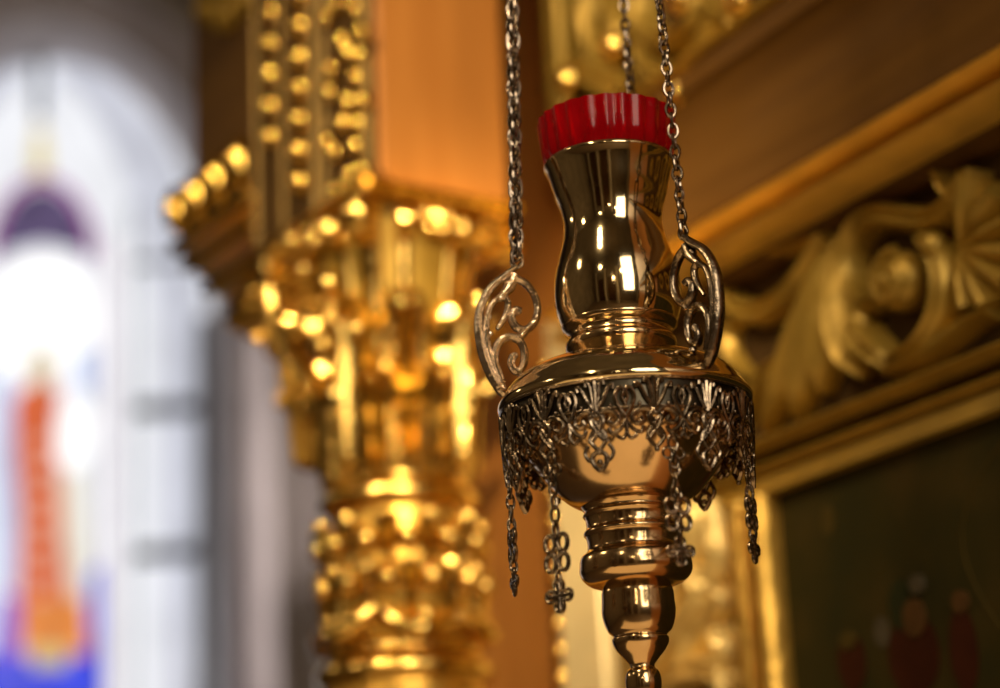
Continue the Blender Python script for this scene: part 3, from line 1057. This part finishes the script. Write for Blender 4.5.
lamp.part('vase', MB().lathe(prof(vase_o + [(56, 330), (10, 331)] + [(10, 326)] + vase_i[2:] + [(61.5, 162.5), (63.5, 162)]), seg=128), BRASS)
lamp.part('vase_foot', MB().lathe(prof(sm([(57, 324), (58, 328), (55, 332), (52, 335), (52.5, 340), (55, 344), (55.5, 349), (53, 353), (50, 357), (47, 362), (47, 368), (10, 369)], 3)), seg=128), BRASS_B)
dish = sm([(44, 360), (62, 363), (86, 369), (104, 377), (115, 386), (121, 394), (125, 399), (127.5, 403), (127.5, 407), (125, 410.5)], 3) + [(122, 410), (119, 404), (100, 388), (60, 374), (44, 370)]
lamp.part('dish', MB().lathe(prof(dish), seg=160), BRASS)
bowl = sm([(119, 405), (116, 420), (110, 436), (102, 452), (92, 468), (81, 483), (70, 495), (60, 503), (50, 508)], 4) + [(44, 508)]
lamp.part('bowl', MB().lathe(prof(bowl), seg=128), BRASS_B)
stem = [(44, 504), (50, 508)] + sm([(49, 510), (47, 513), (49, 517), (46.5, 520), (46, 530), (48.5, 533), (49, 536), (46.5, 539), (46, 550), (48, 554), (53, 558), (55, 566), (55, 574), (52, 580), (46, 585), (38, 588), (33, 590)], 3)
lamp.part('stem', MB().lathe(prof(stem), seg=128), BRASS_B)
lamp.part('knop', MB().lathe(prof(sm([(33, 588), (35, 594), (35.5, 603), (36, 613), (34.5, 622), (31, 631), (26, 636), (27.5, 639), (27, 644), (23, 651), (16, 659), (12, 664)], 4)), seg=96), BRASS_B)
lamp.part('finial', MB().lathe(prof(sm([(12, 663), (12, 667), (15.5, 671), (17.5, 679), (16.5, 689), (11.5, 699), (9, 704), (11, 708), (10, 714), (5, 721), (0.2, 726)], 4)), seg=64), BRASS_B)

# filigree skirt: curves laid on a cylinder
NM = 14
PITCHW = 2 * PI * 124 / NM
def cyl(a, b, k_):
    # a px along the circumference inside motif k_, b px down from the rim, slightly drawn in towards the bottom
    ang = (k_ + a / PITCHW) * 2 * PI / NM
    r = (124.5 - 3.5 * (b / 80) ** 1.5) * u
    return Vector((r * math.cos(ang), r * math.sin(ang), LZ(408 + b * .92)))
sk = MB()
def fil(k_, pts, r=1.5, n=4, mir=True):
    for sgn in ((1, -1) if mir else (1,)):
        P = spline([(sgn * p[0], p[1], 0) for p in pts], n)
        P3 = [cyl(p[0], p[1], k_) for p in P]
        c_ = P3[len(P3) // 2]
        sk.tube(P3, r * u * 1.35, 7, flat=1.2, up=Vector((c_.x, c_.y, 0)).normalized())
random.seed(3)
for k_ in range(NM):
    fil(k_, [(2, 33), (3, 20), (5, 8), (8, 5), (9, 9)], 1.7)                      # palmette rays
    fil(k_, [(2, 34), (8, 24), (13, 12), (17, 9), (17, 14)], 1.7)
    fil(k_, [(0, 36), (0, 20), (0, 4)], 2.0, mir=False)
    fil(k_, [(28, 44), (22, 34), (19, 22), (23, 13), (27, 16), (26, 22)], 1.8)     # heart
    fil(k_, [(28, 30), (25, 22), (28, 14)], 1.3)
    fil(k_, [(1, 42), (8, 36), (17, 38), (22, 45), (18, 51), (12, 48), (14, 44)], 1.8)  # C scrolls
    fil(k_, [(0, 36), (6, 44), (3, 54), (-6, 66)], 1.8)                              # X
    fil(k_, [(-8, 40), (0, 50), (9, 68)], 1.5)
    fil(k_, [(28, 46), (22, 56), (14, 60), (11, 54)], 1.6)
    fil(k_, [(28, 44), (28, 58)], 1.6, mir=False)
    fil(k_, [(28.5, 58), (24, 66), (18, 62)], 1.4)
    fil(k_, [(4, 56), (8, 64), (4, 72), (0, 76)], 1.6)
    for (a, b, r) in [(0, 60, 2.6), (0, 78, 2.8), (28, 30, 2.2), (28, 60, 2.2), (14, 30, 2.0), (-14, 30, 2.0), (20, 64, 2.0), (-20, 64, 2.0), (0, 40, 2.6)]:
        sk.ball(cyl(a, b, k_), r * u, 8, 6)
    if k_ % 2 == 0:                                                                  # longer trefoil drops
        fil(k_, [(0, 76), (7, 82), (6, 90), (0, 97)], 1.8)
        fil(k_, [(10, 70), (14, 78), (10, 86), (5, 84)], 1.5)
        sk.ball(cyl(0, 88, k_), 3 * u, 8, 6)
for b, r in ((1.5, 2.2), (33, 1.1)):
    sk.tube([cyl(PITCHW * i / 8, b, 0) for i in range(NM * 8)], r * u, 6, closed=True)
band = MB().lathe([(122.2 * u, LZ(409)), (121.6 * u, LZ(440)), (121.0 * u, LZ(440)), (121.4 * u, LZ(409))], seg=128)  # solid dark band added as the unlit ground behind the filigree
lamp.part('skirt_shade_band', band, DARKB)
lamp.part('filigree_skirt', sk, AGED, label='dark aged openwork skirt of scrolls and drops')

# scroll brackets in radial planes
ANG = [math.radians(a) for a in (192, 312, 72)]       # counted from the lateral axis, away from the camera positive
def bracket(ang, m):
    d = Vector((math.cos(ang), math.sin(ang), 0))
    side = Vector((-d.y, d.x, 0))
    mb = MB()
    def cur(pts, rad, flat=1.0, n=6):
        P = spline([(p[0], p[1], 0) for p in pts], n)
        P3 = [d * (p[0] * u) + Vector((0, 0, LZ(p[1]))) for p in P]
        mb.tube(P3, [r * u * 1.28 for r in lerpr(rad, len(P3))], 8, flat=flat, up=side)
    def dot(r_, y_, s_):
        mb.ball(d * (r_ * u) + Vector((0, 0, LZ(y_))), s_ * u, 10, 8)
    cur([(118, 397), (127, 388), (137, 368), (143, 345), (144, 322), (139, 303), (128, 287), (114, 277), (103, 268)], [2.5, 3.4, 3.6, 3.6, 3.4, 3.2, 3.4, 3.4, 2.6], 1.5)
    cur([(121, 388), (131, 366), (136, 345), (136, 322), (130, 306), (118, 296)], [2, 2.6, 3, 3, 2.6, 2.2], 1.3)
    cur([(104, 280), (94, 285), (86, 296), (83, 310), (87, 323), (97, 331), (106, 328), (110, 319), (106, 311), (101, 313)], [3.4, 3.2, 3, 3, 3.2, 3.6, 3.6, 3.2, 3, 3.6], 1.4)
    cur([(122, 382), (129, 362), (126, 346), (116, 338), (104, 341), (99, 352), (101, 366), (108, 372), (113, 364), (110, 356)], [2.6, 3.2, 3.4, 3.4, 3.4, 3.2, 3.2, 3.2, 3, 3.4], 1.4)
    cur([(118, 396), (108, 388), (103, 376), (107, 368)], [3, 3, 2.8, 2.2], 1.3)
    cur([(120, 297), (113, 303), (116, 316), (125, 330)], [2.6, 2.8, 2.4, 1.8], 1.2)
    cur([(104, 276), (110, 288), (120, 298)], [3.4, 4.4, 3.0], 1.2)
    cur([(97, 332), (103, 338), (112, 338)], [3.2, 3.4, 3.2], 1.3)
    for r_, y_, s_ in [(103, 312, 4), (109, 356, 3.8), (112, 286, 5), (121, 299, 4), (127, 287, 4), (117, 397, 5), (106, 388, 3.6), (133, 334, 3.4), (133, 318, 3.2), (140, 308, 3)]:
        dot(r_, y_, s_)
    # eyelet at the top
    c = d * (102 * u) + Vector((0, 0, LZ(263)))
    mb.tube([c + d * (5.5 * u * math.cos(2 * PI * i / 20)) + Vector((0, 0, 6.5 * u * math.sin(2 * PI * i / 20))) for i in range(20)], 1.8 * u, 8, closed=True)
    return mb
for i, a in enumerate(ANG):
    lamp.part('scroll_bracket', bracket(a, None), PALE_BR if i == 0 else AGED)  # left bracket in paler brass, the other two darker

# chains
HUB = LZ(405) + 1.42
def chain(p0, p1, ll, lw, wr, pitch, twist, strands=1, seg=10):
    p0, p1 = Vector(p0), Vector(p1)
    t = (p1 - p0)
    n = int(t.length / pitch)
    t.normalize()
    a = t.orthogonal().normalized()
    b = t.cross(a)
    mb = MB()
    for i in range(n + 1):
        w = twist * i + random.uniform(-.18, .18)
        for s_ in range(strands):
            ww = w + s_ * PI / 2
            s1 = a * math.cos(ww) + b * math.sin(ww)
            nrm = t.cross(s1)
            c = p0 + t * (pitch * i + (pitch * .5 if s_ else 0))
            hi = n > 0 and (c.z < 2.3)
            sg = seg if hi else 6
            pts = []
            ns = 14 if hi else 8
            for k_ in range(ns):
                th = 2 * PI * k_ / ns
                pts.append(c + t * (ll / 2 * math.cos(th)) + s1 * (lw / 2 * math.sin(th)))
            mb.tube(pts, wr, 6 if hi else 4, closed=True)
    return mb
for i, a in enumerate(ANG):
    d = Vector((math.cos(a), math.sin(a), 0))
    top = d * (16 * u) + Vector((0, 0, HUB))
    bot = d * (102 * u) + Vector((0, 0, LZ(258)))
    if i == 0:
        cm = chain(bot, top, 20 * u, 12.5 * u, 1.9 * u, 11 * u, 1.25, 2)
    else:
        cm = chain(bot, top, 15.5 * u, 9.5 * u, 1.75 * u, 11.5 * u, PI / 2 + .08)
    lamp.part('chain', cm, STEEL)
mb = MB().lathe([(0.001, HUB + .03), (.006, HUB + .028), (.010, HUB + .012), (.016, HUB + .004), (.016, HUB - .004), (.001, HUB - .006)], seg=32)
mb.tube([(0, 0, HUB + .02), (0, 0, 7.0)], .003, 8)
lamp.part('hanger', mb, AGED)

# pendants: link, quatrefoil rosette, cross
def oval(mb, c, s1, s2, a_, b_, r_, n=16):
    mb.tube([c + s1 * (a_ * math.cos(2 * PI * i / n)) + s2 * (b_ * math.sin(2 * PI * i / n)) for i in range(n)], r_, 6, closed=True)
def pendant(ang, y0, y1, cross_s=1.0, links=3):
    d = Vector((math.cos(ang), math.sin(ang), 0))
    t = Vector((-d.y, d.x, 0))
    zz = Vector((0, 0, 1))
    base = d * (123 * u)
    def C(y, x=0):
        return base + t * (x * u) + zz * LZ(y)
    mb = MB()
    span = y1 - y0
    yc = y1 - 13 * cross_s
    yr = y1 - 13 * cross_s - 13 * cross_s - 22 * cross_s
    # upper quatrefoil pair and links
    n = max(2, int((yr - 20 * cross_s - y0) / 11) + 1)
    for i in range(n):
        y = y0 + (yr - 20 * cross_s - y0) * i / max(1, n - 1)
        if i % 2 == 0:
            oval(mb, C(y), t, zz, 4.6 * u, 8 * u, 1.5 * u)
        else:
            oval(mb, C(y), d, zz, 3.6 * u, 7.5 * u, 1.5 * u)
    up_ = MB()
    for x, y in ((-6, y0 + 10), (6, y0 + 10), (0, y0 + 1), (0, y0 + 19)):
        oval(up_, C(y, x), t, zz, 4.4 * u, 5.2 * u, 1.4 * u, 12)
    ro = MB()
    for x, y in ((-6.5, -8), (6.5, -8), (-6.5, 8), (6.5, 8)):
        oval(ro, C(yr + y * cross_s, x * cross_s), t, zz, 5 * u * cross_s, 7 * u * cross_s, 2.3 * u, 14)
    oval(ro, C(yr), t, zz, 3 * u, 4 * u, 1.8 * u, 12)
    oval(ro, C(yr - 18 * cross_s), d, zz, 3.2 * u, 6 * u, 1.5 * u, 12)
    oval(ro, C(yr + 20 * cross_s), d, zz, 3.2 * u, 6 * u, 1.5 * u, 12)
    cr = MB()
    s = cross_s
    cr.tube([C(yc - 11 * s), C(yc + 11 * s)], 2.0 * u * s, 8)
    cr.tube([C(yc, -11 * s), C(yc, 11 * s)], 2.0 * u * s, 8)
    for x, y in ((0, -8.5), (0, 8.5), (8.5, 0), (-8.5, 0)):
        oval(cr, C(yc + y * s, x * s), t, zz, 4.6 * u * s, 4.6 * u * s, 1.7 * u * s, 12)
    m = lamp.part('pendant', mb, AGED)
    lamp.part('quatrefoil', up_, AGED, parent=m)
    lamp.part('rosette', ro, AGED, parent=m)
    lamp.part('cross', cr, AGED, parent=m)
pendant(math.radians(198), 470, 596)
pendant(math.radians(234), 480, 624, 1.15)
pendant(math.radians(290), 474, 590)
pendant(math.radians(337), 474, 580)

# ------------------------------------------------------------------ red glass cup
gl = MB()
NF = 24
def flute(r, z, t, j):
    return r * (1 + .016 * math.cos(NF * t)) if r > 50 * u else r
glass = [(67.5, 117), (66.6, 128), (65.2, 142), (63.2, 158), (58.5, 164), (55, 172), (51, 190), (45.5, 206), (45, 214), (.3, 216), (.3, 211), (42, 208), (48, 188), (52, 170), (56, 156), (59.5, 150), (62, 138), (63.5, 126), (64.2, 117.5), (65.8, 116)]
gl.lathe([(r * u * RS(y), LZ(y)) for r, y in glass] + [(67.5 * u * RS(117), LZ(117))], seg=NF * 12, fr=flute)
cup = build('glass_cup', gl, RED, None, (0, 0, LZ(216)))
cup.matrix_world = LF.mat @ Matrix.Translation((0, 0, LZ(216)))
cup['label'] = 'fluted ruby red glass votive cup set in the top of the brass lamp'
cup['category'] = 'glass cup'

# ------------------------------------------------------------------ light
def area(name, loc, target, w, h, power, color):
    l = bpy.data.lights.new(name, 'AREA')
    l.shape = 'RECTANGLE'
    l.size, l.size_y = w, h
    l.energy = power
    l.color = color
    o = bpy.data.objects.new(name, l)
    COL.objects.link(o)
    o.location = loc
    o.rotation_euler = (Vector(target) - Vector(loc)).to_track_quat('-Z', 'Y').to_euler()
    return o
def bulb(loc, power, color, r):
    l = bpy.data.lights.new('added_bulb', 'POINT')
    l.energy = power
    l.color = color
    l.shadow_soft_size = r
    o = bpy.data.objects.new('added_bulb', l)
    COL.objects.link(o)
    o.location = loc
    return o
WARM = (1.0, 0.76, 0.45)
def spot(loc, target, power, color, r, ang, blend=1.0):
    l = bpy.data.lights.new('added_spot', 'SPOT')
    l.energy = power
    l.color = color
    l.shadow_soft_size = r
    l.spot_size = math.radians(ang)
    l.spot_blend = blend
    o = bpy.data.objects.new('added_spot', l)
    COL.objects.link(o)
    o.location = loc
    o.rotation_euler = (Vector(target) - Vector(loc)).to_track_quat('-Z', 'Y').to_euler()
    return o
# daylight through a tall window behind the camera
area('daylight', (1.5, -3.6, 3.6), (0, 1.06, 1.9), 1.7, 3.4, 95, (1.0, .86, .66))
# added spot standing in for side daylight on the far stonework
spot((-4.4, 6.6, 3.0), (-.9, 7.2, 2.95), 800, (1.0, .91, .92), .15, 36, .6)
# added spot that brightens the stone pier by the far window
spot((-1.7, 4.9, 2.5), (-.74, 6.75, 3.1), 75, (1.0, .88, .84), .08, 22)
# added warm panel from below, lighting the underside of the hanging lamp
area('underside_fill', (.0, .5, .7), (.07, 1.05, 1.9), 2.6, 1.2, 7, (1.0, .64, .28))
# unseen spots added to brighten the column
colt = (ax.x, ax.y, 2.12)
spot((-1.0, .0, 3.3), colt, 120, WARM, .05, 30)
spot((.16, -.7, 3.15), colt, 105, WARM, .05, 22)
spot((.05, -.2, 2.95), (.035, 1.76, 2.0), 260, (1.0, .74, .40), .04, 13)  # narrow spot added to brighten the orange wall beside the column
# added spot brightening the screen mouldings and frieze from above
spot((-.75, .0, 3.5), (.25, 1.38, 2.1), 55, WARM, .06, 42)
# unseen warm bulbs added around the nave for glints on the gold
for (x, y, z, p_) in [(-2.2, .6, 3.4, 14), (-1.6, -1.6, 3.6, 14), (.4, -2.2, 3.2, 14), (-3.2, 2.6, 3.4, 14), (-.6, -3.4, 3.0, 14)]:
    bulb((x, y, z), p_, WARM, .12)
w = bpy.data.worlds.new('world')
SC.world = w
w.use_nodes = True
w.node_tree.nodes['Background'].inputs['Color'].default_value = (1.0, .8, .6, 1)
w.node_tree.nodes['Background'].inputs['Strength'].default_value = 0.03
